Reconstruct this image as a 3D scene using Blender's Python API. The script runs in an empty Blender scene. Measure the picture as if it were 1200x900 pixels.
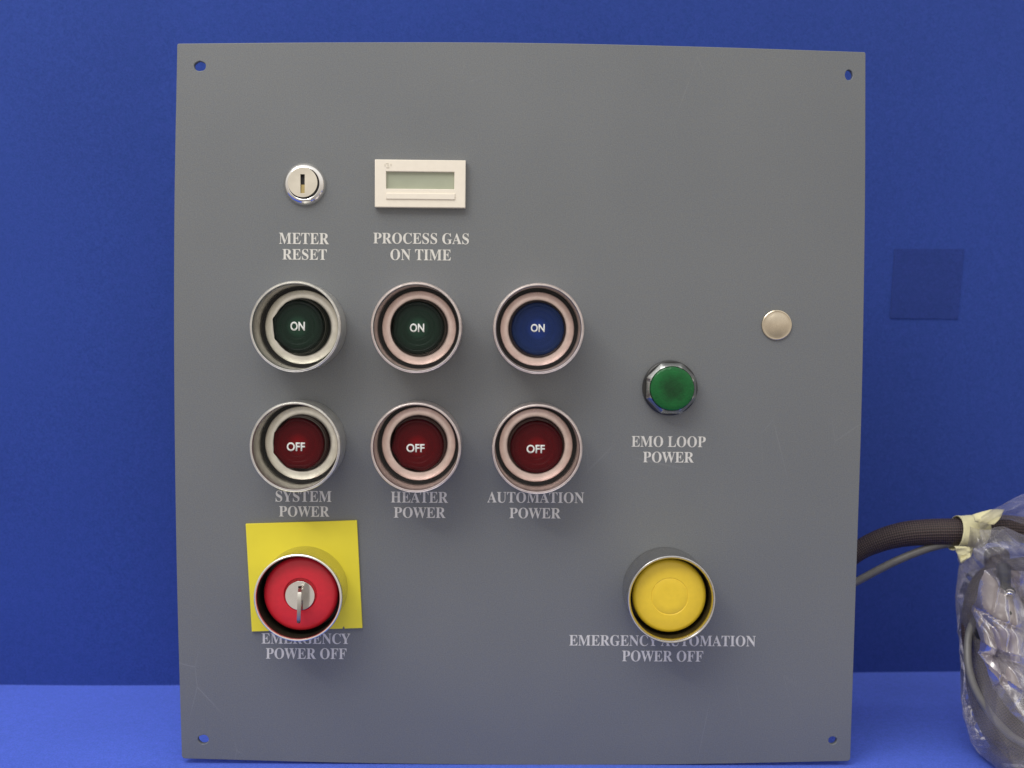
import bpy, bmesh, math, random
from mathutils import Vector, Matrix, noise
R = math.radians
random.seed(7)
sc = bpy.context.scene
C = sc.collection
PI = math.pi

# ------------------------------------------------------------------ camera
PANEL_H = 0.42089
CAM = Vector((-0.01278, -0.63302, 0.04229 + PANEL_H/2))
YAW, PITCH, ROLL, FPX = 0.012627, -0.043516, 0.008203, 1260.0
fwd = Vector((math.sin(YAW)*math.cos(PITCH), math.cos(YAW)*math.cos(PITCH), math.sin(PITCH)))
rt = fwd.cross(Vector((0, 0, 1))).normalized()
up = rt.cross(fwd)
rt, up = rt*math.cos(ROLL)+up*math.sin(ROLL), -rt*math.sin(ROLL)+up*math.cos(ROLL)
cam = bpy.data.objects.new('camera', bpy.data.cameras.new('camera'))
C.objects.link(cam); sc.camera = cam
cam.matrix_world = Matrix.Translation(CAM) @ Matrix((rt, up, -fwd)).transposed().to_4x4()
cam.data.lens = 36*FPX/1200; cam.data.sensor_width = 36
cam.data.clip_start = .01; cam.data.clip_end = 50
cam.data.dof.use_dof = True; cam.data.dof.focus_distance = .622; cam.data.dof.aperture_fstop = 7.1

def P(px, py, y=0.0):
    """the point at depth y that the photograph shows at pixel px, py"""
    d = fwd + rt*((px-600)/FPX) + up*((450-py)/FPX)
    return CAM + d*((y-CAM.y)/d.y)
def L(n, y=0.0):                       # n photo pixels as a length at depth y
    return n*(y-CAM.y)/FPX

# ------------------------------------------------------------------ light
w = bpy.data.worlds.new('World'); sc.world = w; w.use_nodes = True
nt = w.node_tree; bg = nt.nodes['Background']
tc = nt.nodes.new('ShaderNodeTexCoord'); sx = nt.nodes.new('ShaderNodeSeparateXYZ')
cr = nt.nodes.new('ShaderNodeValToRGB')
nt.links.new(tc.outputs['Generated'], sx.inputs[0]); nt.links.new(sx.outputs['Z'], cr.inputs[0])
mr = nt.nodes.new('ShaderNodeMapRange'); mr.inputs[1].default_value = -1; mr.inputs[2].default_value = 1
nt.links.new(sx.outputs['Z'], mr.inputs[0]); nt.links.new(mr.outputs[0], cr.inputs[0])
e = cr.color_ramp.elements
e[0].position = .1; e[0].color = (.30, .28, .26, 1)
e[1].position = .95; e[1].color = (1.0, .99, .97, 1)
m_ = e.new(.5); m_.color = (.60, .555, .51, 1)
nt.links.new(cr.outputs[0], bg.inputs[0]); bg.inputs[1].default_value = 1.15

def area(name, loc, target, sx_, sy_, power, col):
    l = bpy.data.lights.new(name, 'AREA'); l.shape = 'RECTANGLE'; l.size = sx_; l.size_y = sy_
    l.energy = power; l.color = col
    o = bpy.data.objects.new(name, l); C.objects.link(o); o.location = loc
    o.rotation_euler = (Vector(target)-Vector(loc)).to_track_quat('-Z', 'Y').to_euler()
    return o
area('ceiling_lamp', (-.45, -.62, 1.38), (0, .05, .15), 1.3, .6, 9.4, (1, .985, .95))
area('tube_lamp', (-.75, -.95, 1.25), (0, 0, .15), .55, .05, 4.2, (1, .98, .94))

sc.view_settings.view_transform = 'Standard'; sc.view_settings.look = 'None'
sc.view_settings.exposure = 0; sc.view_settings.gamma = 1
sc.render.engine = 'CYCLES'
sc.cycles.max_bounces = 10; sc.cycles.transparent_max_bounces = 24

# ------------------------------------------------------------------ materials
class NT:
    def __init__(s, name):
        s.m = bpy.data.materials.new(name); s.m.use_nodes = True
        s.t = s.m.node_tree; s.b = s.t.nodes['Principled BSDF']; s.out = s.t.nodes['Material Output']
    def n(s, kind, **kw):
        x = s.t.nodes.new('ShaderNode'+kind)
        for k, v in kw.items():
            if k.startswith('_'): setattr(x, k[1:], v)
            else: x.inputs[k.replace('__', ' ')].default_value = v
        return x
    def l(s, a, b): s.t.links.new(a, b)
    def noise(s, scale, detail=3, coord='Object', rough=.5):
        t = s.n('TexCoord'); x = s.n('TexNoise', Scale=scale, Detail=detail, Roughness=rough)
        s.l(t.outputs[coord], x.inputs['Vector']); return x
    def ramp(s, src, stops):
        r = s.n('ValToRGB'); el = r.color_ramp.elements
        el[0].position, el[0].color = stops[0][0], (*stops[0][1], 1)
        el[1].position, el[1].color = stops[-1][0], (*stops[-1][1], 1)
        for p, c in stops[1:-1]: q = el.new(p); q.color = (*c, 1)
        s.l(src, r.inputs[0]); return r
    def bump(s, src, strength, dist, prev=None):
        b = s.n('Bump', Strength=strength, Distance=dist); s.l(src, b.inputs['Height'])
        if prev: s.l(prev.outputs[0], b.inputs['Normal'])
        s.l(b.outputs[0], s.b.inputs['Normal']); return b

def col(c, f): return tuple(min(1, x*f) for x in c)
def mat(name, c, rough=.5, metal=0, var=.08, vscale=300, bump=0, bscale=2000, bdist=.0002, coat=0, spec=.5):
    a = NT(name)
    n1 = a.noise(vscale, 4)
    r = a.ramp(n1.outputs[0], [(.3, col(c, 1-var)), (.7, col(c, 1+var))])
    a.l(r.outputs[0], a.b.inputs['Base Color'])
    a.b.inputs['Roughness'].default_value = rough; a.b.inputs['Metallic'].default_value = metal
    a.b.inputs['Coat Weight'].default_value = coat; a.b.inputs['Coat Roughness'].default_value = .12
    a.b.inputs['Specular IOR Level'].default_value = spec
    if metal:
        rr = a.n('MapRange'); rr.inputs[3].default_value = rough*.75; rr.inputs[4].default_value = rough*1.3
        n2 = a.noise(vscale*.4, 5); a.l(n2.outputs[0], rr.inputs[0]); a.l(rr.outputs[0], a.b.inputs['Roughness'])
    if bump:
        a.bump(a.noise(bscale, 2).outputs[0], bump, bdist)
    return a.m

def fabric(name, c):
    a = NT(name)
    n1 = a.noise(5, 4); n2 = a.noise(900, 3, rough=.7); n3 = a.noise(260, 3)
    base = a.ramp(n1.outputs[0], [(.3, col(c, .93)), (.7, col(c, 1.07))])
    fl = a.ramp(n2.outputs[0], [(.3, (.78, .8, .84)), (.7, (1.22, 1.2, 1.16))])
    fl2 = a.ramp(n3.outputs[0], [(.3, (.9, .96, .95)), (.7, (1.12, 1.03, 1.05))])
    mx = a.n('Mix', _data_type='RGBA', _blend_type='MULTIPLY'); mx.inputs[0].default_value = 1
    a.l(base.outputs[0], mx.inputs[6]); a.l(fl.outputs[0], mx.inputs[7])
    m2 = a.n('Mix', _data_type='RGBA', _blend_type='MULTIPLY'); m2.inputs[0].default_value = 1
    a.l(mx.outputs[2], m2.inputs[6]); a.l(fl2.outputs[0], m2.inputs[7])
    a.l(m2.outputs[2], a.b.inputs['Base Color'])
    a.b.inputs['Roughness'].default_value = .9
    a.b.inputs['Sheen Weight'].default_value = .12; a.b.inputs['Sheen Roughness'].default_value = .5
    a.b.inputs['Specular IOR Level'].default_value = .2
    a.bump(n2.outputs[0], .35, .0006)
    return a.m

def powder():
    a = NT('grey_powder_coat')
    n0 = a.noise(9, 3); n1 = a.noise(1500, 2, rough=.7); n2 = a.noise(420, 2)
    base = a.ramp(n0.outputs[0], [(.3, (.144, .153, .163)), (.7, (.158, .166, .173))])
    f = a.ramp(n1.outputs[0], [(.25, (.79, .80, .82)), (.75, (1.20, 1.20, 1.18))])
    g = a.ramp(n2.outputs[0], [(.3, (.97, .98, 1.01)), (.7, (1.03, 1.01, .98))])
    mx = a.n('Mix', _data_type='RGBA', _blend_type='MULTIPLY'); mx.inputs[0].default_value = 1
    a.l(base.outputs[0], mx.inputs[6]); a.l(f.outputs[0], mx.inputs[7])
    m2 = a.n('Mix', _data_type='RGBA', _blend_type='MULTIPLY'); m2.inputs[0].default_value = 1
    a.l(mx.outputs[2], m2.inputs[6]); a.l(g.outputs[0], m2.inputs[7])
    # hairline scuffs, sparse and pale
    sw = a.n('TexVoronoi', Scale=34, _feature='DISTANCE_TO_EDGE'); t = a.n('TexCoord'); mp = a.n('Mapping')
    mp.inputs['Scale'].default_value = (1, 1, .35); mp.inputs['Rotation'].default_value = (0, .6, 0)
    a.l(t.outputs['Object'], mp.inputs[0]); a.l(mp.outputs[0], sw.inputs['Vector'])
    e_ = a.ramp(sw.outputs['Distance'], [(0, (1, 1, 1)), (.006, (0, 0, 0))])
    k = a.ramp(a.noise(14, 2).outputs[0], [(.60, (0, 0, 0)), (.72, (.22, .22, .22))])
    mm = a.n('Mix', _data_type='RGBA', _blend_type='MULTIPLY'); mm.inputs[0].default_value = 1
    a.l(e_.outputs[0], mm.inputs[6]); a.l(k.outputs[0], mm.inputs[7])
    m3 = a.n('Mix', _data_type='RGBA'); a.l(mm.outputs[2], m3.inputs[0]); a.l(m2.outputs[2], m3.inputs[6])
    m3.inputs[7].default_value = (.4, .4, .42, 1)
    a.l(m3.outputs[2], a.b.inputs['Base Color'])
    rr = a.n('MapRange'); rr.inputs[1].default_value = .3; rr.inputs[2].default_value = .7; rr.inputs[3].default_value = .36; rr.inputs[4].default_value = .62
    a.l(a.noise(22, 5, rough=.65).outputs[0], rr.inputs[0]); a.l(rr.outputs[0], a.b.inputs['Roughness'])
    a.b.inputs['Specular IOR Level'].default_value = .45
    a.bump(n1.outputs[0], .3, .00025)
    return a.m

def lens_mat(name, c, fac):
    """tinted translucent plastic: part of the light goes through to the diffuser behind it"""
    a = NT(name)
    n1 = a.noise(500, 2)
    r = a.ramp(n1.outputs[0], [(.3, col(c, .9)), (.7, col(c, 1.1))])
    a.l(r.outputs[0], a.b.inputs['Base Color']); a.b.inputs['Roughness'].default_value = .42
    a.b.inputs['Specular IOR Level'].default_value = .3
    tr = a.n('BsdfTransparent'); k = 1/max(c)
    tr.inputs[0].default_value = (min(1, c[0]*k*.9+.01), min(1, c[1]*k*.9+.01), min(1, c[2]*k*.9+.01), 1)
    mx = a.n('MixShader'); mx.inputs[0].default_value = fac
    a.l(a.b.outputs[0], mx.inputs[1]); a.l(tr.outputs[0], mx.inputs[2]); a.l(mx.outputs[0], a.out.inputs[0])
    a.bump(n1.outputs[0], .15, .0001)
    return a.m

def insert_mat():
    """round moulded insert: lens glow put into its colour, bright hub to dark rim, with moulded rings"""
    a = NT('diffuser_painted_glow')
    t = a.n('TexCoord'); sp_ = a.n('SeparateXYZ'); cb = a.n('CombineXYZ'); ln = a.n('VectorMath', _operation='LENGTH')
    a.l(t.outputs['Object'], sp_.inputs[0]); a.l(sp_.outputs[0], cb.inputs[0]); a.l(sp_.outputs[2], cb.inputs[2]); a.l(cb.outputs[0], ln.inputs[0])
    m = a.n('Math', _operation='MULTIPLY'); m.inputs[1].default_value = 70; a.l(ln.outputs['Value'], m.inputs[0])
    r = a.ramp(m.outputs[0], [(.1, (.62, .62, .6)), (.3, (.36, .36, .36)), (.45, (.13, .13, .13)), (.62, (.09, .09, .09)), (.7, (.13, .13, .13)), (.95, (.03, .03, .03))])  # centre glow and its fall-off painted as a radial ramp
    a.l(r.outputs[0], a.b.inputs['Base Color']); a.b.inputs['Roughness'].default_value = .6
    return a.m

def pilot_mat():
    a = NT('green_pilot_lens')
    t = a.n('TexCoord'); v = a.n('TexVoronoi', Scale=900, _feature='F1')
    a.l(t.outputs['Object'], v.inputs['Vector'])
    n0 = a.noise(170, 3)
    r = a.ramp(n0.outputs[0], [(.3, (.002, .085, .018)), (.7, (.003, .118, .024))])
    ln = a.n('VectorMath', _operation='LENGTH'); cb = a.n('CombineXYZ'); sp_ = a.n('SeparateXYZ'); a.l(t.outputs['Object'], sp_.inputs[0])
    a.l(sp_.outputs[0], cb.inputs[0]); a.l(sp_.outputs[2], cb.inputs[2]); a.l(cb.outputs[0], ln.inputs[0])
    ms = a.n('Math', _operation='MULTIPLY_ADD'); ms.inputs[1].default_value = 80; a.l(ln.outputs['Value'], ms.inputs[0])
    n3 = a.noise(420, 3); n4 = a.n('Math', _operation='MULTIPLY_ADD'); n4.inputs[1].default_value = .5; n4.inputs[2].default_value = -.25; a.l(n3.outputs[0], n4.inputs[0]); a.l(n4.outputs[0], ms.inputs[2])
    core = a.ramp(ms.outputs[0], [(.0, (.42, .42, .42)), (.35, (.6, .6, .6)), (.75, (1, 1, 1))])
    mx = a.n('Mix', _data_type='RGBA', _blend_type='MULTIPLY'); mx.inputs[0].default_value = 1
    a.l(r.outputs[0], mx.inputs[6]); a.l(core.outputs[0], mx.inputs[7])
    a.l(mx.outputs[2], a.b.inputs['Base Color']); a.b.inputs['Roughness'].default_value = .22
    a.b.inputs['Specular IOR Level'].default_value = .35
    a.bump(v.outputs['Distance'], .25, .0005)
    return a.m

def film(name, tint, dens, gl, rough=.12, bmp=.3):
    """clear polythene film: mostly see-through, a little milky, with sharp reflections on its folds"""
    a = NT(name)
    a.t.nodes.remove(a.b)
    tr = a.n('BsdfTransparent'); tr.inputs[0].default_value = (.95, .95, .96, 1)
    df = a.n('BsdfDiffuse'); df.inputs[0].default_value = (*tint, 1)
    tl = a.n('BsdfTranslucent'); tl.inputs[0].default_value = (*tint, 1)
    dd = a.n('MixShader'); dd.inputs[0].default_value = .4; a.l(df.outputs[0], dd.inputs[1]); a.l(tl.outputs[0], dd.inputs[2])
    lw = a.n('LayerWeight', Blend=.35)
    pw = a.n('Math', _operation='POWER'); pw.inputs[1].default_value = 3; a.l(lw.outputs['Facing'], pw.inputs[0])
    ad = a.n('Math', _operation='MULTIPLY_ADD'); ad.inputs[1].default_value = .7; ad.inputs[2].default_value = dens; a.l(pw.outputs[0], ad.inputs[0])
    n1 = a.noise(30, 4); n2 = a.noise(170, 3)
    sb = a.n('Math', _operation='MULTIPLY_ADD'); sb.inputs[1].default_value = .5; sb.inputs[2].default_value = -.23; a.l(n1.outputs[0], sb.inputs[0])
    sm = a.n('Math', _operation='ADD', _use_clamp=True); a.l(ad.outputs[0], sm.inputs[0]); a.l(sb.outputs[0], sm.inputs[1])
    mx = a.n('MixShader'); a.l(sm.outputs[0], mx.inputs[0]); a.l(tr.outputs[0], mx.inputs[1]); a.l(dd.outputs[0], mx.inputs[2])
    gs = a.n('BsdfGlossy', Roughness=rough); gs.inputs[0].default_value = (1, .98, .98, 1)
    fr = a.n('Fresnel', IOR=1.5); fm = a.n('Math', _operation='MULTIPLY', _use_clamp=True); fm.inputs[1].default_value = gl; a.l(fr.outputs[0], fm.inputs[0])
    m2 = a.n('MixShader'); a.l(fm.outputs[0], m2.inputs[0]); a.l(mx.outputs[0], m2.inputs[1]); a.l(gs.outputs[0], m2.inputs[2])
    a.l(m2.outputs[0], a.out.inputs[0])
    b = a.n('Bump', Strength=bmp, Distance=.0012); a.l(n2.outputs[0], b.inputs['Height'])
    for x in (gs, fr): a.l(b.outputs[0], x.inputs['Normal'])
    return a.m

def braid(name, c1, c2, scale):
    a = NT(name)
    uv = a.n('UVMap'); sxx = a.n('SeparateXYZ'); a.l(uv.outputs[0], sxx.inputs[0])
    outs = []
    for sg in (1, -1):
        m1 = a.n('Math', _operation='MULTIPLY'); m1.inputs[1].default_value = 14*sg; a.l(sxx.outputs[0], m1.inputs[0])
        m2 = a.n('Math', _operation='MULTIPLY_ADD'); m2.inputs[1].default_value = scale; a.l(sxx.outputs[1], m2.inputs[0]); a.l(m1.outputs[0], m2.inputs[2])
        m3 = a.n('Math', _operation='MULTIPLY'); m3.inputs[1].default_value = 2*PI; a.l(m2.outputs[0], m3.inputs[0])
        m4 = a.n('Math', _operation='SINE'); a.l(m3.outputs[0], m4.inputs[0]); outs.append(m4)
    mm = a.n('Math', _operation='MULTIPLY'); a.l(outs[0].outputs[0], mm.inputs[0]); a.l(outs[1].outputs[0], mm.inputs[1])
    mr_ = a.n('MapRange'); mr_.inputs[1].default_value = -1; a.l(mm.outputs[0], mr_.inputs[0])
    r = a.ramp(mr_.outputs[0], [(.25, c1), (.8, c2)])
    a.l(r.outputs[0], a.b.inputs['Base Color']); a.b.inputs['Roughness'].default_value = .55
    a.bump(mr_.outputs[0], .6, .0008)
    return a.m

M = {
 'wall': fabric('blue_cloth', (.0235, .055, .275)),
 'patch': fabric('dark_blue_cloth', (.019, .042, .215)),
 'plate': powder(),
 'ink': mat('pale_ink', (.64, .625, .59), .6, var=.08, vscale=700),
 'white_ink': mat('white_ink', (.80, .82, .80), .5, var=.03),
 'guard': mat('turned_aluminium', (.76, .745, .70), .36, 1, var=.12, vscale=200, bump=.1, bscale=500),
 'guard_pink_reflection': mat('turned_aluminium_pink_reflection', (.78, .71, .69), .36, 1, var=.12, vscale=200, bump=.1, bscale=500),  # pinkish reflection of the surroundings put into the metal colour
 'guard_cream': mat('pale_anodised_aluminium', (.88, .86, .78), .3, 1, var=.04),
 'guard_grey': mat('grey_steel_guard', (.60, .585, .58), .2, 1, var=.06),
 'bezel': mat('satin_bezel', (.84, .81, .72), .3, .9, var=.11, vscale=160, bump=.1, bscale=900),
 'bezel_pink_reflection': mat('satin_bezel_pink_reflection', (.86, .69, .63), .3, .9, var=.11, vscale=160, bump=.1, bscale=900),  # same pinkish reflection painted into the bezel tint
 'black': mat('black_rubber', (.012, .012, .013), .5, var=.2),
 'black_metal': mat('blackened_sleeve', (.02, .018, .012), .35, var=.2),
 'brown_metal': mat('dark_bronze_sleeve', (.045, .033, .012), .35, var=.2),
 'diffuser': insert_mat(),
 'lens_green': lens_mat('dark_green_lens', (.006, .012, .009), .33),
 'lens_blue': lens_mat('blue_lens', (.020, .045, .15), .5),
 'lens_red': lens_mat('red_lens', (.10, .005, .009), .5),
 'side_green': mat('green_lens_side', (.008, .014, .011), .3),
 'side_blue': mat('blue_lens_side', (.008, .011, .03), .3),
 'side_red': mat('red_lens_side', (.035, .006, .008), .3),
 'pilot': pilot_mat(),
 'key_steel': mat('worn_key_steel', (.44, .42, .38), .36, 1, var=.1, vscale=200),
 'chrome': mat('chrome', (.82, .80, .77), .12, 1, var=.04, vscale=150),
 'dark_chrome': mat('dark_chrome', (.42, .43, .42), .16, 1, var=.06),
 'nickel': mat('nickel', (.80, .75, .64), .3, 1, var=.08, vscale=120),
 'nickel_dome': mat('brushed_nickel', (.60, .52, .40), .22, 1, var=.1, vscale=160),
 'brass': mat('brass', (.42, .33, .15), .35, 1),
 'red': mat('red_plastic', (.66, .016, .032), .42, var=.05, bump=.1, bscale=1200),
 'yellow': mat('yellow_plastic', (.86, .60, .035), .4, var=.03, bump=.1, bscale=1200),
 'yellow_plate': mat('yellow_enamel', (.80, .68, .035), .42, var=.03, vscale=60, bump=.15, bscale=700),
 'cream': mat('cream_plastic', (.80, .735, .63), .5, var=.02, bump=.12, bscale=1500),
 'cream_dark': mat('cream_plastic_shade_mark', (.62, .57, .47), .5, var=.02),
 'lcd': mat('display_glass', (.36, .385, .29), .12, var=.05, vscale=90),
 'tape': mat('masking_tape', (.72, .67, .40), .75, var=.09, vscale=140, bump=.6, bscale=700, bdist=.0005),
 'braid': braid('braided_sleeve', (.018, .012, .012), (.084, .054, .050), 360),
 'grey_cable': mat('grey_cable_jacket', (.135, .13, .125), .4, var=.1),
 'film': film('polythene_film', (.74, .71, .78), .10, .85, .16, .2),
 'inner': film('milky_wrap', (.54, .46, .45), .50, .7, .26, .2),
 'steel': mat('connector_steel', (.7, .68, .64), .2, 1),
 'black_plastic': mat('black_plastic', (.02, .02, .02), .35),
}

M['table'] = fabric('blue_cloth_top_lit', (.062, .125, .62))  # same blue cloth as the wall, overhead light put into a brighter colour
# ------------------------------------------------------------------ helpers
def tag(o, label=None, cat=None, group=None, kind=None):
    if label: o['label'] = label
    if cat: o['category'] = cat
    if group: o['group'] = group
    if kind: o['kind'] = kind
    return o
def mesh_obj(name, me, m, parent=None, loc=(0, 0, 0), smooth=35):
    if smooth:
        for p in me.polygons: p.use_smooth = True
        me.set_sharp_from_angle(angle=R(smooth))
    if m is not None:
        me.materials.clear(); me.materials.append(m)
    o = bpy.data.objects.new(name, me); C.objects.link(o)
    o.location = loc
    if parent: o.parent = parent
    return o
def obj(name, verts, faces, m, parent=None, loc=(0, 0, 0), smooth=35, fix=True):
    me = bpy.data.meshes.new(name); me.from_pydata([tuple(v) for v in verts], [], faces); me.update()
    if fix:
        b = bmesh.new(); b.from_mesh(me); bmesh.ops.remove_doubles(b, verts=b.verts, dist=1e-7)
        bmesh.ops.recalc_face_normals(b, faces=b.faces); b.to_mesh(me); b.free()
    return mesh_obj(name, me, m, parent, loc, smooth)
def lathe(profile, segs=96, rfun=None):
    """profile of (radius, height above the panel) in mm, turned about the outward axis -y"""
    V, F = [], []
    n = len(profile)
    for i in range(segs):
        th = 2*PI*i/segs
        for r, h in profile:
            k = rfun(th, r, h) if rfun else r
            V.append((k*.001*math.cos(th), -h*.001, k*.001*math.sin(th)))
    for i in range(segs):
        j = (i+1) % segs
        for a in range(n-1):
            F.append((i*n+a, j*n+a, j*n+a+1, i*n+a+1))
    return V, F
def turned(name, profile, m, parent=None, loc=(0, 0, 0), segs=96, rfun=None, smooth=35):
    V, F = lathe(profile, segs, rfun)
    return obj(name, V, F, m, parent, loc, smooth)
def flat_shape(loops, y_front, thick, bevel=0.0):
    """closed 2D loops (first the outline, then holes) of (x, z) -> mesh facing -y"""
    cu = bpy.data.curves.new('tmp', 'CURVE'); cu.dimensions = '2D'; cu.fill_mode = 'BOTH'
    cu.extrude = thick/2-bevel; cu.bevel_depth = bevel; cu.bevel_resolution = 2; cu.offset = -bevel
    for lp in loops:
        s = cu.splines.new('POLY'); s.points.add(len(lp)-1); s.use_cyclic_u = True
        for p, (x, z) in zip(s.points, lp): p.co = (x, z, 0, 1)
    o = bpy.data.objects.new('tmp', cu); me = bpy.data.meshes.new_from_object(o)
    me.transform(Matrix.Translation((0, y_front+thick/2, 0)) @ Matrix.Rotation(PI/2, 4, 'X'))
    bpy.data.objects.remove(o); bpy.data.curves.remove(cu)
    return me
def text_mesh(body, serif, x0, x1, z0, z1, y, thick=.00006, bold=0.0):
    """lettering fitted to a box, lying at depth y"""
    cu = bpy.data.curves.new('tmp', 'FONT')
    cu.body = ''.join(chr(0x1D400+ord(c)-65) if (serif and c != ' ') else c for c in body)
    cu.offset = bold; cu.resolution_u = 4
    o = bpy.data.objects.new('tmp', cu); me = bpy.data.meshes.new_from_object(o)
    xs = [v.co.x for v in me.vertices]; zs = [v.co.y for v in me.vertices]
    kx = (x1-x0)/(max(xs)-min(xs)); kz = (z1-z0)/(max(zs)-min(zs))
    b = bmesh.new(); b.from_mesh(me)
    r = bmesh.ops.extrude_face_region(b, geom=b.faces[:])
    for v in [g for g in r['geom'] if isinstance(g, bmesh.types.BMVert)]: v.co.z += 1
    for v in b.verts:
        v.co = Vector((x0+(v.co.x-min(xs))*kx, y-v.co.z*thick, z0+(v.co.y-min(zs))*kz))
    bmesh.ops.recalc_face_normals(b, faces=b.faces); b.to_mesh(me); b.free()
    bpy.data.objects.remove(o); bpy.data.curves.remove(cu)
    return me
def spline(pts, n):
    """Catmull-Rom through points of any dimension"""
    pts = [Vector(p) for p in pts]; out = []
    q = [pts[0]*2-pts[1]]+pts+[pts[-1]*2-pts[-2]]
    for i in range(1, len(q)-2):
        for k in range(n):
            t = k/n; a, b, c, d = q[i-1:i+3]
            out.append(.5*((2*b)+(c-a)*t+(2*a-5*b+4*c-d)*t*t+(3*b-a-3*c+d)*t**3))
    out.append(q[-2]); return out
def tube(name, pts, rad, m, parent=None, n=10, segs=20, label=None, cat=None, group=None, wob=0):
    """pts are (x,y,z); rad one radius or one per point"""
    rr = rad if isinstance(rad, (list, tuple)) else [rad]*len(pts)
    sp = spline([(*p, r) for p, r in zip(pts, rr)], n)
    V, F, UV = [], [], []
    T0 = None; length = 0; nrm = None
    lens = []
    for i, q in enumerate(sp):
        p = q.xyz; a = sp[max(0, i-1)].xyz; b = sp[min(len(sp)-1, i+1)].xyz; t = (b-a).normalized()
        if nrm is None: nrm = t.orthogonal().normalized()
        else: nrm = (nrm-t*nrm.dot(t)).normalized()
        bn = t.cross(nrm)
        if i: length += (p-sp[i-1].xyz).length
        lens.append(length)
        for k in range(segs):
            th = 2*PI*k/segs; r = q[3]*(1+wob*noise.noise(p*60+Vector((k*.3, 0, 0))))
            V.append(p+(nrm*math.cos(th)+bn*math.sin(th))*r)
    N = len(sp)
    for i in range(N-1):
        for k in range(segs):
            k2 = (k+1) % segs
            F.append((i*segs+k, i*segs+k2, (i+1)*segs+k2, (i+1)*segs+k))
            UV.append([(k/segs, lens[i]), ((k+1)/segs, lens[i]), ((k+1)/segs, lens[i+1]), (k/segs, lens[i+1])])
    F.append(tuple(range(segs))[::-1]); UV.append([(0, 0)]*segs)
    F.append(tuple((N-1)*segs+k for k in range(segs))); UV.append([(0, 0)]*segs)
    me = bpy.data.meshes.new(name); me.from_pydata([tuple(v) for v in V], [], F); me.update()
    uvl = me.uv_layers.new(name='UVMap'); i = 0
    for u in UV:
        for c_ in u: uvl.data[i].uv = c_; i += 1
    return tag(mesh_obj(name, me, m, parent, smooth=60), label, cat, group)

# ------------------------------------------------------------------ setting
wp = spline([(-1.2, .134, 0), (-.6, .136, 0), (-.24, .138, 0), (0, .155, 0), (.26, .174, 0), (.36, .180, 0), (.8, .205, 0), (1.3, .23, 0)], 10)
V, F = [], []
NZ = 40
for i, p in enumerate(wp):
    for k in range(NZ+1):
        z = -.02+1.3*k/NZ
        V.append((p.x, p.y+.0065+.0016*noise.noise(Vector((p.x*4, z*4, 0))), z))
for i in range(len(wp)-1):
    for k in range(NZ):
        a = i*(NZ+1)+k; F.append((a, a+NZ+1, a+NZ+2, a+1))
tag(obj('wall', V, F, M['wall'], smooth=80, fix=False), 'deep blue cloth covered wall standing behind the grey panel', kind='structure')
V, F = [], []
NX, NY = 90, 70
for i in range(NX+1):
    for k in range(NY+1):
        x = -1.2+2.5*i/NX; y = -.16+.42*k/NY
        V.append((x, y, .0005*noise.noise(Vector((x*9, y*9, 3)))-.0030))
for i in range(NX):
    for k in range(NY):
        a = i*(NY+1)+k; F.append((a, a+NY+1, a+NY+2, a+1))
tag(obj('table_top', V, F, M['table'], smooth=80, fix=False), 'brightly lit blue cloth covered surface that the panel stands on', kind='structure')

def wall_y(x):
    for a, b in zip(wp[:-1], wp[1:]):
        if a.x <= x <= b.x: return .0065+a.y+(b.y-a.y)*(x-a.x)/(b.x-a.x)
lp = []
quad = [(1048, 292), (1129.5, 292), (1122, 374), (1043, 373)]
for i in range(4):
    a, b = quad[i], quad[(i+1) % 4]
    for k in range(8):
        lp.append((a[0]+(b[0]-a[0])*k/8, a[1]+(b[1]-a[1])*k/8))
pts = []
for px, py in lp:
    p = P(px, py, .178); p = P(px, py, wall_y(p.x)); pts.append(p)
top = [Vector((p.x, p.y-.001, p.z)) for p in pts]; bot = [Vector((p.x, p.y+.001, p.z)) for p in pts]
n = len(pts)
F = [tuple(range(n))]+[(i, (i+1) % n, n+(i+1) % n, n+i) for i in range(n)]
tag(obj('cloth_patch', top+bot, F, M['patch'], smooth=30), 'square darker blue patch on the blue wall right of the panel', 'patch')

# ------------------------------------------------------------------ the panel
panel = bpy.data.objects.new('control_panel', None); C.objects.link(panel); panel.empty_display_size = .05
tag(panel, 'dark grey metal control panel with buttons, labels and meter standing upright on blue cloth', 'control panel')

def edge(pix, nn=12):
    return [(p.x, p.y) for p in spline([(*P(px, py).xz, 0) for px, py in pix], nn)]
TL, TR, BR, BL = (207.6, 51), (1014.4, 61), (996.5, 892), (213, 889)
def rc(side_a, corner, side_b, r):       # rounded corner
    a, c_, b = Vector(side_a), Vector(corner), Vector(side_b)
    p = c_+(a-c_).normalized()*r; q = c_+(b-c_).normalized()*r
    return [tuple(p*(1-t)*(1-t)+c_*2*t*(1-t)+q*t*t) for t in (0, .25, .5, .75, 1)]
top_e = edge([TL, (400, 49.5), (605, 50), (810, 54.3), TR])
rgt_e = edge([TR, (1013.7, 250), (1010, 470), (1003, 690), BR])
bot_e = edge([BR, (800, 895.8), (605, 896.5), (400, 894), BL])
lft_e = edge([BL, (207.5, 690), (204.2, 470), (204.2, 250), TL])
out = []
for ed, nx_, r in ((top_e, rgt_e, .0012), (rgt_e, bot_e, .0022), (bot_e, lft_e, .0022), (lft_e, top_e, .0012)):
    out += ed[1:-1]+rc(ed[-2], ed[-1], nx_[1], r)
loops = [out]
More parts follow.
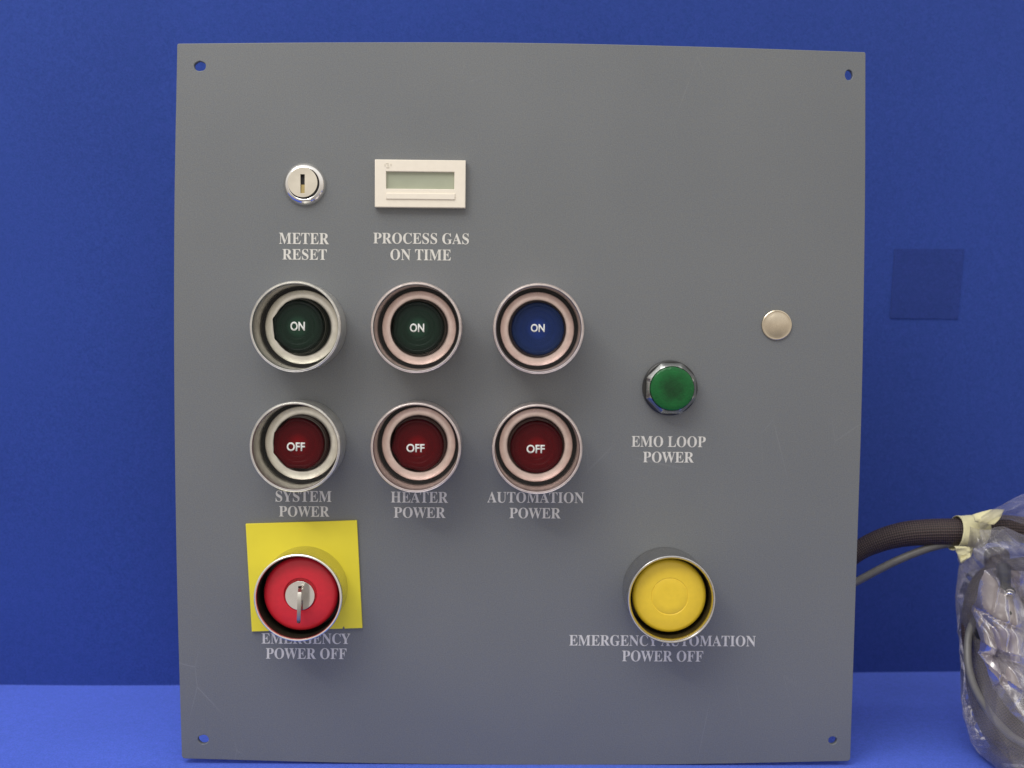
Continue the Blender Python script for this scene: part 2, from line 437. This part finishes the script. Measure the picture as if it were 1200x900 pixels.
for px, py, a, b in ((234.3, 77.5, 6.8, 5.7), (994.8, 87.8, 4.6, 6), (238.3, 866.6, 6.6, 5.4), (975.8, 867.8, 5.2, 4.8)):
    c_ = P(px, py); lp = []
    for k in range(28):
        th = 2*PI*k/28; j = 1+.06*noise.noise(Vector((px+math.cos(th)*1.3, math.sin(th)*1.3, 0)))*1.5
        lp.append((c_.x+L(a)*j*math.cos(th), c_.z+L(b)*j*math.sin(th)))
    loops.append(lp)
plate = mesh_obj('panel_plate', flat_shape(loops, 0, .0032, .00035), M['plate'], panel, smooth=30)
tag(plate, 'dark grey powder coated sheet with a hole in each corner')

# printed lettering
for body, x0, x1, y0, y1 in (
    ('METER', 327, 385.5, 273, 286), ('RESET', 331, 383, 291.8, 304.6),
    ('PROCESS GAS', 437.5, 549.5, 273, 286), ('ON TIME', 457.5, 528.5, 292, 305.2),
    ('SYSTEM', 323, 388.5, 575, 588.2), ('POWER', 327, 386, 593, 605.6),
    ('HEATER', 458, 525, 576, 589), ('POWER', 461.5, 522, 594.2, 607),
    ('AUTOMATION', 571, 684.5, 576.5, 589.4), ('POWER', 597, 657, 595, 607.6),
    ('EMERGENCY', 306.5, 410.5, 742, 754.6), ('POWER OFF', 311.5, 406, 759.4, 772.3),
    ('EMO LOOP', 740, 827, 511, 524), ('POWER', 753.5, 813, 529.3, 542.2),
    ('EMERGENCY AUTOMATION', 667, 885.5, 744.4, 757.2), ('POWER OFF', 729, 824, 762.4, 775.3)):
    a = P(x0, (y0+y1)/2); b = P(x1, (y0+y1)/2); t = P((x0+x1)/2, y0); u = P((x0+x1)/2, y1)
    o = mesh_obj('lettering', text_mesh(body, True, a.x, b.x, u.z, t.z, -.00008), M['ink'], panel, smooth=0)
    tag(o, 'pale serif lettering reading ' + body)

def base_at(px, py, h):
    """panel point under a thing whose face at height h (mm) shows at px, py"""
    p = P(px, py, -h*.001); return (p.x, 0, p.z)

GUARD = [(24.6, .2), (25.45, .3), (25.5, 22.6), (25.75, 23.2), (25.9, 24.3), (25.8, 25.1), (25.45, 25.5), (25.2, 25.35), (25.0, 25.5),
         (24.75, 25.9), (24.35, 25.85), (24.05, 25.3), (23.9, 24.2), (23.85, 3), (23.85, .8)]
FLOOR = [(23.85, 1.4), (21.4, 1.5), (21.4, .4)]
BEZEL = [(21.75, .6), (21.75, 3.2), (21.6, 3.7), (21.2, 4.0), (17.2, 4.25), (16.7, 4.1), (16.4, 3.7), (16.35, 1)]
def faceted(rot, nfl):
    def f(th, r, h):
        if nfl == 0 or r < 12.5 or h < 3: return r
        best = r
        for k in range(nfl):
            c_ = PI+rot+(k-(nfl-1)/2)*PI/4
            d = math.cos(th-c_)
            if d > .5: best = min(best, r*.925/d)
        return best
    return f
buttons = [
 # face px, face py, colour, word, text box, label, warm
 (345.7, 382.9, 'green', 'ON', (340.3, 357.3, 376.9, 387.7), 'dark green round ON button in a pale guard ring, system column', 0, .1),
 (487.7, 383.9, 'green', 'ON', (480.3, 497.2, 379.1, 389.3), 'dark green round ON button in a guard ring tinted by a painted pink reflection, heater column', 1, -.1),
 (631.2, 385.2, 'blue', 'ON', (622, 638.4, 379.6, 389.2), 'dark blue round ON button in a guard ring tinted by a painted pink reflection', 1, .4),
 (345.4, 523.9, 'red', 'OFF', (336, 357.4, 518.4, 528.7), 'dark red round OFF button above the SYSTEM POWER lettering', 0, .35),
 (487.2, 524.6, 'red', 'OFF', (476.2, 497.5, 520.2, 530), 'dark red round OFF button above the HEATER POWER lettering', 1, .55),
 (629.6, 526.4, 'red', 'OFF', (617, 638.5, 521.2, 531.2), 'dark red round OFF button above the AUTOMATION POWER lettering', 1, -.2),
]
proto = {}
for i, (px, py, c_, word, tb, label, pink_refl, rot) in enumerate(buttons):
    nfl = (3, 1, 0, 4, 3, 0)[i]
    loc = base_at(px, py, 26)
    g = turned('push_button', GUARD, M['guard_pink_reflection' if pink_refl else 'guard'], panel, loc)
    tag(g, label)
    turned('guard_floor', FLOOR, M['black'], g)
    # the operator sits a little off centre in some of the guards, as in the photograph
    off = {3: (-.0004, 0, .0004), 0: (-.0007, 0, .0002)}.get(i, (0, 0, 0))
    turned('bezel', BEZEL, M['bezel_pink_reflection' if pink_refl else 'bezel'], g)
    side = [(16.2, 1), (16.25, 4.4), (15.9, 5.0), (15.7, 8), (15.5, 8.3), (15.5, 12.4), (15.2, 12.9)]
    turned('button_side', side, M['side_'+c_], g, off, rfun=faceted(rot, nfl), smooth=25)
    face = [(15.15, 12.8), (15.0, 13.8), (14.5, 14.4), (13.4, 14.7), (12.9, 14.55), (12.6, 14.75), (10.2, 14.95), (9.95, 14.82), (9.7, 14.97),
            (7.1, 15.1), (6.9, 14.98), (6.7, 15.12), (3, 15.25), (.01, 15.3)]
    turned('button_lens', face, M['lens_'+c_], g, off, rfun=faceted(rot, nfl), smooth=25)
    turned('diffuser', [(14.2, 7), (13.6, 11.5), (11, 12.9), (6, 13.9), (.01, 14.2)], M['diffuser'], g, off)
    x0, x1, y0, y1 = tb
    a = P(x0, (y0+y1)/2, -.0154); b = P(x1, (y0+y1)/2, -.0154); t = P((x0+x1)/2, y0, -.0154); u = P((x0+x1)/2, y1, -.0154)
    me = text_mesh(word, False, a.x, b.x, u.z, t.z, -.0154, thick=.00003, bold=.026)
    me.transform(Matrix.Translation((-loc[0], 0, -loc[2])))
    tag(mesh_obj('legend', me, M['white_ink'], g, smooth=0), 'white word ' + word)

# key switch beside the meter
loc = base_at(356.2, 215.2, 3)
k_ = turned('key_lock', [(12.3, 0), (12.4, .5), (12.0, 1.4), (11.2, 2.6), (10.2, 3.5), (9.4, 3.9), (9.1, 3.8), (8.95, 3.4), (8.9, .5)], M['chrome'], panel, loc)
tag(k_, 'chrome key lock with empty vertical keyhole above METER RESET')
def disc_with_slot(r, w_, z0, z1, y, th, xo=0):
    circ = [(r*math.cos(2*PI*i/64), r*math.sin(2*PI*i/64)) for i in range(64)]
    return flat_shape([circ, [(xo-w_/2, z0), (xo+w_/2, z0), (xo+w_/2, z1), (xo-w_/2, z1)]], y, th, .00012)
mesh_obj('lock_cylinder', disc_with_slot(.0086, .0024, -.0062, .0046, -.0042, .002), M['nickel'], k_, (-.0006, 0, .0006), smooth=30)
turned('keyhole', [(3.4, 2.3), (.01, 2.25)], M['black'], k_, (-.0006, 0, .0006), segs=24)
V = [(-.0011, -.0034, -.0061), (.0011, -.0034, -.0061), (.0011, -.0030, -.0012), (-.0011, -.0030, -.0012),
     (-.0011, -.0022, -.0061), (.0011, -.0022, -.0061), (.0011, -.0022, -.0012), (-.0011, -.0022, -.0012)]
obj('keyway_insert', V, [(0, 1, 2, 3), (4, 5, 6, 7), (0, 1, 5, 4), (1, 2, 6, 5), (2, 3, 7, 6), (3, 0, 4, 7)], M['brass'], k_, (-.0006, 0, .0006), smooth=0)

# the process meter
c0 = P(439.3, 186.8, -.004); c1 = P(545.3, 243.6, -.004)
cx, cz = (c0.x+c1.x)/2, (c0.z+c1.z)/2
hw, hh = (c1.x-c0.x)/2, (c0.z-c1.z)/2
def rect(x0, x1, z0, z1): return [(x0, z0), (x1, z0), (x1, z1), (x0, z1)]
w0 = P(452.5, 200.8, -.004); w1 = P(532.3, 221.8, -.004)
mtr = mesh_obj('meter', flat_shape([rect(-hw, hw, -hh, hh), rect(w0.x-cx, w1.x-cx, w1.z-cz, w0.z-cz)], -.0042, .0042, .0004), M['cream'], panel, (cx, 0, cz), smooth=30)
tag(mtr, 'cream hour meter with blank grey green display above PROCESS GAS ON TIME')
mesh_obj('display', flat_shape([rect(w0.x-cx-.001, w1.x-cx+.001, w1.z-cz-.001, w0.z-cz+.001)], -.0022, .001, 0), M['lcd'], mtr, smooth=0)
b0 = P(452.5, 226.5, -.0043); b1 = P(533.2, 234.0, -.0043)
mesh_obj('reset_bar', flat_shape([rect(b0.x-cx, b1.x-cx, b1.z-cz, b0.z-cz)], -.0049, .0012, .0003), M['cream'], mtr, smooth=30)
# tiny moulded maker's mark in the corner
V, F = [], []
def mark(x0, y0, x1, y1):
    a, b = P(x0, y0, -.0044), P(x1, y1, -.0044)
    n_ = len(V)
    for yy in (-.0044, -.0040):
        for x, z in ((a.x, a.z), (b.x, a.z), (b.x, b.z), (a.x, b.z)): V.append((x-cx, yy, z-cz))
    F.extend([(n_, n_+1, n_+2, n_+3), (n_, n_+1, n_+5, n_+4), (n_+1, n_+2, n_+6, n_+5), (n_+2, n_+3, n_+7, n_+6), (n_+3, n_, n_+4, n_+7)])
mark(450.6, 192, 451.4, 195); mark(452.4, 191.2, 455.2, 192); mark(452.8, 195.8, 456.2, 196.8); mark(454.2, 193, 455, 195); mark(457.6, 191.6, 458.6, 194.2)
obj('maker_mark', V, F, M['cream_dark'], mtr, smooth=0)

# the blank nickel plug
loc = base_at(910.4, 381, 1)
pl = turned('hole_plug', [(8.95, 0), (9.0, .5), (8.8, 1.0), (8.35, 1.25), (7.9, 1.15), (7.4, 1.2), (6.2, 1.7), (4.3, 2.3), (2.2, 2.7), (.01, 2.8)], M['nickel_dome'], panel, loc)
tag(pl, 'small round satin nickel plug near the right edge')

# green pilot light
loc = base_at(788.2, 455.6, 11)
pb = turned('pilot_light', [(16.1, 0), (16.3, .6), (16.1, 2.2), (15.4, 2.8), (12, 2.8)], M['black_plastic'], panel, loc, smooth=30)
tag(pb, 'green round pilot light in an eight sided chromed nut')
def octo(th, r, h):
    if r < 13.2: return r
    k = PI/4; d = (th+k/2) % k - k/2
    return min(r, r*.935/math.cos(d))
turned('nut', [(15.7, 2.7), (15.7, 6.4), (15.3, 6.9), (13.6, 8.6), (13.1, 8.8), (12.9, 7.5)], M['dark_chrome'], pb, segs=96, rfun=octo, smooth=18)
turned('pilot_lens', [(12.8, 5), (12.75, 9.9), (12.5, 10.7), (11.9, 11.1), (9, 11.35), (5, 11.5), (.01, 11.6)], M['pilot'], pb)

# yellow backing plate and emergency stop
quad = [P(287.8, 614, -.0016), P(418.2, 609.8, -.0016), P(424.6, 736, -.0016), P(295, 740.2, -.0016)]
ql = [(p.x, p.z) for p in quad]
nk = P(402.5, 736.7, -.0016)
ql = ql[:3]+[(nk.x+.0007, nk.z), (nk.x+.0002, nk.z+.0016), (nk.x-.0006, nk.z)]+ql[3:]
tag(mesh_obj('backing_plate', flat_shape([ql], -.0017, .0016, .0002), M['yellow_plate'], panel, smooth=30), 'yellow square plate behind the red emergency button')

THIN = [(24.6, .2), (25.0, .3), (24.9, 22), (25.05, 23), (25.15, 24.8), (24.95, 25.7), (24.5, 26.0), (23.95, 25.9), (23.7, 25.4), (23.65, 24.6)]
loc = base_at(348.9, 700.9, 26)
es = turned('emergency_stop_button', THIN[:4], M['guard_grey'], panel, loc)
turned('rim', [(24.95, 22.6)]+THIN[4:], M['guard_cream'], es)
tag(es, 'red round emergency stop with a key in its centre, on the yellow plate')
turned('inner_sleeve', [(23.66, 24.7), (23.5, 22), (23.5, 2.2), (12, 2.2)], M['black_metal'], es)
MUSH = [(9.5, 2), (9.5, 11), (18, 11.5), (20.8, 13.2), (21.5, 15.6), (21.35, 17.4), (20.6, 18.4), (19.2, 19.0), (15, 19.6), (10.6, 19.9)]
moff = (.0003, 0, .0006)
turned('mushroom_head', MUSH+[(9.7, 19.9), (9.3, 19.4), (9.1, 17.5), (.01, 17.5)], M['red'], es, moff)
lk = (.0001, 0, -.0001)
mesh_obj('lock_cylinder', disc_with_slot(.0084, .0018, -.0055, .0055, -.0200, .003), M['chrome'], es, lk, smooth=30)
turned('keyhole', [(6.5, 17.7), (.01, 17.7)], M['black'], es, lk, segs=24)

# the key that sits in it, seen edge-on: a thin blade and a bow that hangs below
kc = Vector((loc[0]+lk[0], -.020, loc[2]+lk[2]))
key_prof = [(.0165, .0030), (.0222, .0030), (.0235, .0052), (.0270, .0062), (.0320, .0050), (.0345, .0010), (.0350, -.0060), (.0335, -.0110), (.0290, -.0135),
            (.0250, -.0125), (.0228, -.0080), (.0222, -.0032), (.0165, -.0032)]
def key_mesh():
    b = bmesh.new(); th = .0010
    L_, R_ = [], []
    for h, z in key_prof:
        L_.append(b.verts.new((-th, .020-h, z))); R_.append(b.verts.new((th, .020-h, z)))
    n_ = len(key_prof)
    b.faces.new(L_); b.faces.new(R_[::-1])
    for i in range(n_): b.faces.new((L_[i], R_[i], R_[(i+1) % n_], L_[(i+1) % n_]))
    bmesh.ops.recalc_face_normals(b, faces=b.faces)
    bmesh.ops.bevel(b, geom=[e_ for e_ in b.edges if len(e_.link_faces) == 2 and e_.calc_face_angle(0) > 1.2], offset=.00025, segments=2, affect='EDGES')
    me = bpy.data.meshes.new('key'); b.to_mesh(me); b.free()
    return me
ky = mesh_obj('key', key_mesh(), M['key_steel'], None, tuple(kc), smooth=30)
ky.rotation_euler = (0, R(2), R(9))
tag(ky, 'small metal key seen edge-on in the lock of the red emergency button', 'key')

# yellow emergency automation button
WIDE = [(24.6, .2), (25.2, .3), (25.25, 22), (25.4, 23), (25.55, 24.6), (25.35, 25.5), (24.9, 25.95), (24.3, 25.9), (23.7, 25.2), (23.35, 24.0), (23.3, 22.5)]
loc = base_at(787.2, 702.8, 26)
ya = turned('emergency_automation_button', WIDE, M['guard_grey'], panel, loc)
tag(ya, 'yellow round button in a steel guard ring above EMERGENCY AUTOMATION POWER OFF')
turned('inner_sleeve', [(23.32, 22.6), (23.2, 20), (23.2, 1.2), (12, 1.2)], M['brown_metal'], ya)
MY = MUSH[:-2]+[(13, 19.8), (10.9, 19.95), (10.5, 19.7), (10.1, 19.95), (6, 20.0), (.01, 20.05)]
turned('mushroom_head', MY, M['yellow'], ya, (-.0001, 0, .0004))

# ------------------------------------------------------------------ cables behind the panel and the bag of cable beside it
def lean(py): return .042*max(0, min(1, (py-640)/230))     # the bag slumps towards the viewer
def Q(px, py, y): return tuple(P(px, py, y-(lean(py) if px > 1125 else 0)))
tube('braided_cable', [Q(900, 742, .09), Q(955, 690, .085), Q(1000, 650, .08), Q(1030, 634, .075), Q(1060, 626, .07), Q(1090, 623.5, .066), Q(1120, 623, .062), Q(1150, 622, .058), Q(1180, 619, .055), Q(1225, 628, .052), Q(1290, 660, .05)],
     [.0062, .0062, .0064, .0074, .0082, .0086, .0087, .0085, .0085, .0085, .0085], M['braid'], n=14, segs=28,
     label='thick brown braided cable running from behind the panel into the bag', cat='cable')
tube('thin_cable', [Q(900, 742, .08), Q(955, 708, .075), Q(1003, 682, .070), Q(1050, 657.5, .066), Q(1090, 642, .064), Q(1120, 635.5, .0615), Q(1135, 633, .060), Q(1150, 632, .06)],
     .0026, M['grey_cable'], n=12, segs=14, label='thin grey cable running just below the braided cable', cat='cable')

# cream tape binding the neck of the bag to the cable
def tape():
    V, F = [], []
    def strip(rows):
        n0 = len(V); w_ = len(rows[0])
        for r_ in rows: V.extend(r_)
        for i in range(len(rows)-1):
            for k in range(w_-1):
                a = n0+i*w_+k; F.append((a, a+1, a+w_+1, a+w_))
    rows = []
    N = 40
    for i in range(15):
        t = i/14; px = 1116.5+32*t; cyp = 624+ -2.5*t
        ctr = P(px+2, cyp, .0595); r = L(20.5, .06)*(1-.05*t)
        row = []
        for k in range(N+1):
            th = 2*PI*k/N
            j = 1+.05*noise.noise(Vector((t*5, math.cos(th)*2.2, math.sin(th)*2.2)))+.012*math.sin(t*40)
            skew = .0022*math.sin(th)
            ry = .0125
            row.append(Vector((ctr.x+skew, ctr.y-ry*math.cos(th)*j, ctr.z+r*math.sin(th)*j-.0004)))
        rows.append(row)
    strip(rows)
    # the strip that runs on to the right over the neck
    rows = []
    for i in range(16):
        t = i/15
        a = Vector(Q(1139+38*t, 603.5-6.5*math.sin(t*2.0), .047-.004*t)); b = Vector(Q(1142+23*t, 611+7*t-3*t*t, .0445-.006*t))
        rows.append([a.lerp(b, k/5)+Vector((0, -.0012*math.sin(PI*k/5)+.0012*noise.noise(Vector((t*6, k*.5, 2))), 0)) for k in range(6)])
    strip(rows)
    # the loose lower flap
    rows = []
    for i in range(10):
        t = i/9
        a = Vector(Q(1118+8*t, 640+20*t, .046)); b = Vector(Q(1141-3*t, 641+11*t, .0445))
        rows.append([a.lerp(b, k/5)+Vector((0, .0015*noise.noise(Vector((t*5, k*.6, 9))), 0)) for k in range(6)])
    strip(rows)
    o = obj('masking_tape', V, F, M['tape'], smooth=50)
    s = o.modifiers.new('s', 'SOLIDIFY'); s.thickness = .0003
    return tag(o, 'crumpled cream masking tape wrapped round the cable at the neck of the bag', 'tape')
tape()

# bag outline in photo pixels: (py, left px, right px), right side lies outside the frame
BAG = [(618, 1139, 1171), (640, 1137, 1200), (652, 1133, 1250), (668, 1124, 1330), (690, 1118.5, 1385), (715, 1117.3, 1400), (745, 1118.5, 1408), (775, 1123, 1410),
       (805, 1127.5, 1408), (835, 1134.5, 1400), (862, 1143, 1390), (885, 1151, 1378), (897, 1163, 1362), (906, 1190, 1330), (909, 1230, 1290)]
def bag_row(t):
    s = spline([(a, b, c_) for a, b, c_ in BAG], 20); q = s[min(len(s)-1, int(t*(len(s)-1)))]
    return q
dirs = [(Vector((random.uniform(-1, 1), random.uniform(-.6, .6), random.uniform(-1, 1))).normalized(), random.uniform(12, 38), random.uniform(0, 9)) for _ in range(12)]
def tri(x): return abs((x % 1)-.5)*2-.5
def crumple(p):
    s = 0
    for d, f, ph in dirs:
        g = max(0, noise.noise(p*14+Vector((ph, 0, 0)))+.25)
        s += tri(p.dot(d)*f+ph+.35*noise.noise(p*12))*g*16/f
    return s
ridges = []
for a_, qx, qy in ((.7, 1165, 640), (.55, 1190, 660), (.25, 1135, 680), (.1, 1128, 740), (1.25, 1170, 716), (-.35, 1150, 850), (-.25, 1140, 800), (1.35, 1190, 760)):
    ridges.append((Vector((math.cos(a_), .1, math.sin(a_))).normalized(), P(qx, qy, .02), .0042))
for _ in range(22):
    a_ = random.uniform(0, PI); ridges.append((Vector((math.cos(a_), .3*random.uniform(-1, 1), math.sin(a_))).normalized(),
        P(random.uniform(1120, 1260), random.uniform(640, 900), .02), random.uniform(.0011, .0030)*random.choice((1, 1, -1))))
def ridge(p):
    s = 0
    for d, q, h in ridges:
        v = p-q; g = max(0, 1-v.length/.075)
        s += h*math.exp(-abs(v.dot(d)+.004*noise.noise(p*18))/.0022)*min(1, g*2.5)
    return s
def bag(name, shrink, amp, depth, ybase, m, label, cat, nu=420, nv=340, z_off=0):
    V, F = [], []
    S = spline([(a, b, c_) for a, b, c_ in BAG], 20)
    for j in range(nv+1):
        t = j/nv; q = S[min(len(S)-1, int(t*(len(S)-1)))]; f = t*(len(S)-1)-int(t*(len(S)-1))
        if int(t*(len(S)-1)) < len(S)-1: q = q.lerp(S[int(t*(len(S)-1))+1], f)
        py, lx, rx = q; lx += 14*max(0, min(1, (850-py)/90))*min(1, max(0, (py-640)/30))
        yc = ybase-lean(py)
        a = P(lx, py, yc); b = P(rx, py, yc); c_ = (a+b)/2; hw_ = (b.x-a.x)/2*shrink
        dy = min(hw_*1.1, depth)*(1 if t < .8 else max(.15, 1-((t-.8)/.2)**2*.8))
        pleat = max(0, 1-t*4.5)
        for i in range(nu):
            th = 2*PI*i/nu
            cc, ss = math.cos(th), math.sin(th)
            x = c_.x+hw_*math.copysign(abs(cc)**.9, cc); y = yc+dy*math.copysign(abs(ss)**.8, ss)
            p = Vector((x, y, c_.z+z_off))
            k = (crumple(p)*amp+.75*ridge(p))*(1-.65*abs(cc)**4)+pleat*.0018*math.sin(th*17+3*noise.noise(p*30))
            nrm = Vector((cc*.45, ss, .1*noise.noise(p*25)))
            p = p+nrm*k*min(1, .25+t*6)
            p.z = max(p.z, .0012+.0008*noise.noise(p*90))
            V.append(p)
    for j in range(nv):
        for i in range(nu):
            k2 = (i+1) % nu
            F.append((j*nu+i, j*nu+k2, (j+1)*nu+k2, (j+1)*nu+i))
    F.append(tuple(nv*nu+i for i in range(nu)))
    return tag(obj(name, V, F, m, smooth=28), label, cat)
BY = .045
bag('plastic_bag', 1, .0085, .046, BY, M['film'], 'clear crumpled polythene bag full of cable at the right edge', 'bag')
# the gathered mouth of the bag that flares up to the right above the tape
V, F = [], []
NU, NV = 70, 60
for i in range(NU+1):
    t = i/NU
    a = spline([(1150, 604, 0), (1166, 596, 0), (1182, 587, 0), (1200, 580.5, 0), (1228, 572, 0), (1262, 570, 0)], 14)
    b = spline([(1147, 626, 0), (1166, 610, 0), (1182, 609, 0), (1200, 613.5, 0), (1228, 620, 0), (1262, 628, 0)], 14)
    qa, qb = a[int(t*(len(a)-1))], b[int(t*(len(b)-1))]
    for k in range(NV+1):
        u = k/NV; ang = u*2*PI*.62
        px = qa.x+(qb.x-qa.x)*(.5-.5*math.cos(min(PI, ang))); py = qa.y+(qb.y-qa.y)*(.5-.5*math.cos(min(PI, ang)))
        y = .046-.016*math.sin(ang)*(.3+t)
        p = P(px, py, y); g = .3+t
        p += Vector((0, .0022*tri(u*3+t*1.5+.5*noise.noise(p*25))*g*2, .0016*tri(u*3-t*2+noise.noise(p*50))*g))
        V.append(p)
for i in range(NU):
    for k in range(NV):
        a = i*(NV+1)+k; F.append((a, a+NV+1, a+NV+2, a+1))
mo = obj('bag_mouth', V, F, M['film'], smooth=28)
mo.parent = bpy.data.objects['plastic_bag']
# a second fold of film coming down over the cable, in front of it
V, F = [], []
for i in range(NU+1):
    t = i/NU
    for k in range(NV+1):
        u = k/NV
        a = Vector((1147+113*t, 622-5*math.sin(t*7)+13*max(0, t-.25)*2-26*max(0, t-.42), 0)); b = Vector((1136+150*t, 668+25*t, 0))
        q = a.lerp(b, u); p = P(q.x, q.y, .034-.018*math.sin(PI*u)*(.4+.6*t)-.012*t*u)
        p += Vector((.0005, .0050*tri(u*1.6+t*2.6+.7*noise.noise(p*16))+.0016*tri(t*6-u*3+.4*noise.noise(p*30)), 0))
        V.append(p)
for i in range(NU):
    for k in range(NV):
        a = i*(NV+1)+k; F.append((a, a+NV+1, a+NV+2, a+1))
fo = obj('bag_fold', V, F, M['film'], smooth=28); fo.parent = bpy.data.objects['plastic_bag']

# what is in the bag
tube('coiled_braided_cable', [Q(1290, 655, .06), Q(1225, 662, .055), Q(1168, 672, .052), Q(1147, 692, .050), Q(1140, 730, .048), Q(1144, 768, .046), Q(1157, 806, .045), Q(1181, 842, .044), Q(1209, 868, .044), Q(1250, 880, .044), Q(1310, 870, .046), Q(1365, 800, .05), Q(1365, 720, .05), Q(1320, 690, .06)],
     .0068, M['braid'], n=14, segs=26, label='thick dark braided cable coiled in the bag, the loop nearest the wrap', cat='cable', group='cables coiled in the bag')
tube('coiled_braided_cable', [Q(1300, 690, .07), Q(1200, 700, .066), Q(1160, 720, .062), Q(1148, 760, .060), Q(1148, 800, .060), Q(1158, 838, .060), Q(1176, 868, .060), Q(1205, 882, .058), Q(1250, 884, .056), Q(1310, 850, .056), Q(1340, 780, .06)],
     .0080, M['braid'], n=14, segs=24, label='dark braided cable in the lower left corner of the bag, outside the grey cable', cat='cable', group='cables coiled in the bag')
tube('coiled_grey_cable', [Q(1200, 690, .056), Q(1160, 704, .050), Q(1138, 735, .038), Q(1134, 770, .033), Q(1140, 800, .031), Q(1153, 826, .030), Q(1171, 849, .030), Q(1194, 868, .030), Q(1230, 878, .030), Q(1310, 872, .03)],
     .0023, M['grey_cable'], n=14, segs=14, label='thin grey cable curving down the left side inside the bag', cat='cable', group='cables coiled in the bag')
tube('coiled_braided_cable', [Q(1168, 650, .064), Q(1172, 690, .05), Q(1188, 722, .045), Q(1215, 742, .045), Q(1240, 790, .045), Q(1215, 820, .045), Q(1180, 800, .046), Q(1165, 760, .047), Q(1150, 725, .047), Q(1180, 712, .046), Q(1230, 716, .05), Q(1290, 740, .06)],
     .0078, M['braid'], n=12, segs=22, label='dark braided cable tangled behind the milky wrap', cat='cable', group='cables coiled in the bag')
tube('coiled_braided_cable', [Q(1240, 660, .056), Q(1185, 680, .054), Q(1160, 705, .056), Q(1156, 745, .056), Q(1166, 790, .056), Q(1190, 822, .054), Q(1230, 838, .054), Q(1290, 820, .058), Q(1320, 760, .06)],
     .0072, M['braid'], n=14, segs=22, label='innermost small loop of dark braided cable in the middle of the bag', cat='cable', group='cables coiled in the bag')
tube('cable_lead', [Q(1176, 664, .030), Q(1177, 690, .024), Q(1186, 708, .022), Q(1182, 722, .018), Q(1160, 728, .022), Q(1150, 745, .032)],
     .0042, M['black'], n=12, segs=16, label='short black lead bent across the top of the wrap below the bag neck', cat='cable')
# milky inner wrap
V, F = [], []
NU, NV = 200, 200
WL = spline([(1152, 668, 0), (1144, 695, 0), (1141, 730, 0), (1145, 765, 0), (1156, 795, 0), (1178, 828, 0), (1208, 858, 0)], 20)
for i in range(NU+1):
    for k in range(NV+1):
        u, t = i/NU, k/NV
        q = WL[int(t*(len(WL)-1))]
        px = q.x+u*130; py = q.y+6*u*math.sin(u*4)
        y = .034-lean(py)-.022*math.sin(PI*min(1, u*1.5+.1))**.6*math.sin(PI*(t*.8+.15))
        p = P(px, py, y); p += Vector((.0006, .0085*crumple(p*1.15+Vector((3, 1, 2)))+1.3*ridge(p+Vector((.004, 0, .006))), 0)); V.append(p)
for i in range(NU):
    for k in range(NV):
        a = i*(NV+1)+k; F.append((a, a+NV+1, a+NV+2, a+1))
tag(obj('inner_wrap', V, F, M['inner'], smooth=24), 'crumpled milky pinkish plastic wrap around the coil inside the bag', 'wrap')
# plug connectors at the bottom and in the middle of the bag
def connector(px, py, y, rot, s, label):
    p = P(px, py, y)
    c_ = turned('plug_connector', [(0.01, 0), (5, 0), (5.4, .5), (5.4, 6), (4.7, 6.4), (4.7, 8), (5.6, 8.4), (5.6, 13), (5.0, 13.6), (3.4, 13.8), (3.2, 12), (.01, 12)], M['steel'], None, tuple(p), segs=24)
    c_.rotation_euler = rot; c_.scale = (s, s, s)
    g = turned('grip_ring', [(5.75, 1.5), (6.1, 1.8), (6.1, 4.4), (5.75, 4.8), (5.3, 4.8), (5.3, 1.5)], M['black_plastic'], c_, segs=24, rfun=lambda th, r, h: r*(1+.03*math.cos(th*12)))
    for a_ in range(3):
        turned('pin', [(.55, 11), (.55, 13.2), (.01, 13.5)], M['brass'], c_, (.0017*math.cos(a_*2.1), 0, .0017*math.sin(a_*2.1)), segs=10)
    tag(c_, label, 'connector')
connector(1184, 889, .030, (R(-25), R(20), R(30)), 1.0, 'shiny round plug connector lowest in the bag')
connector(1184, 692, .012, (R(20), R(10), R(-25)), .5, 'small round plug connector high up inside the bag')
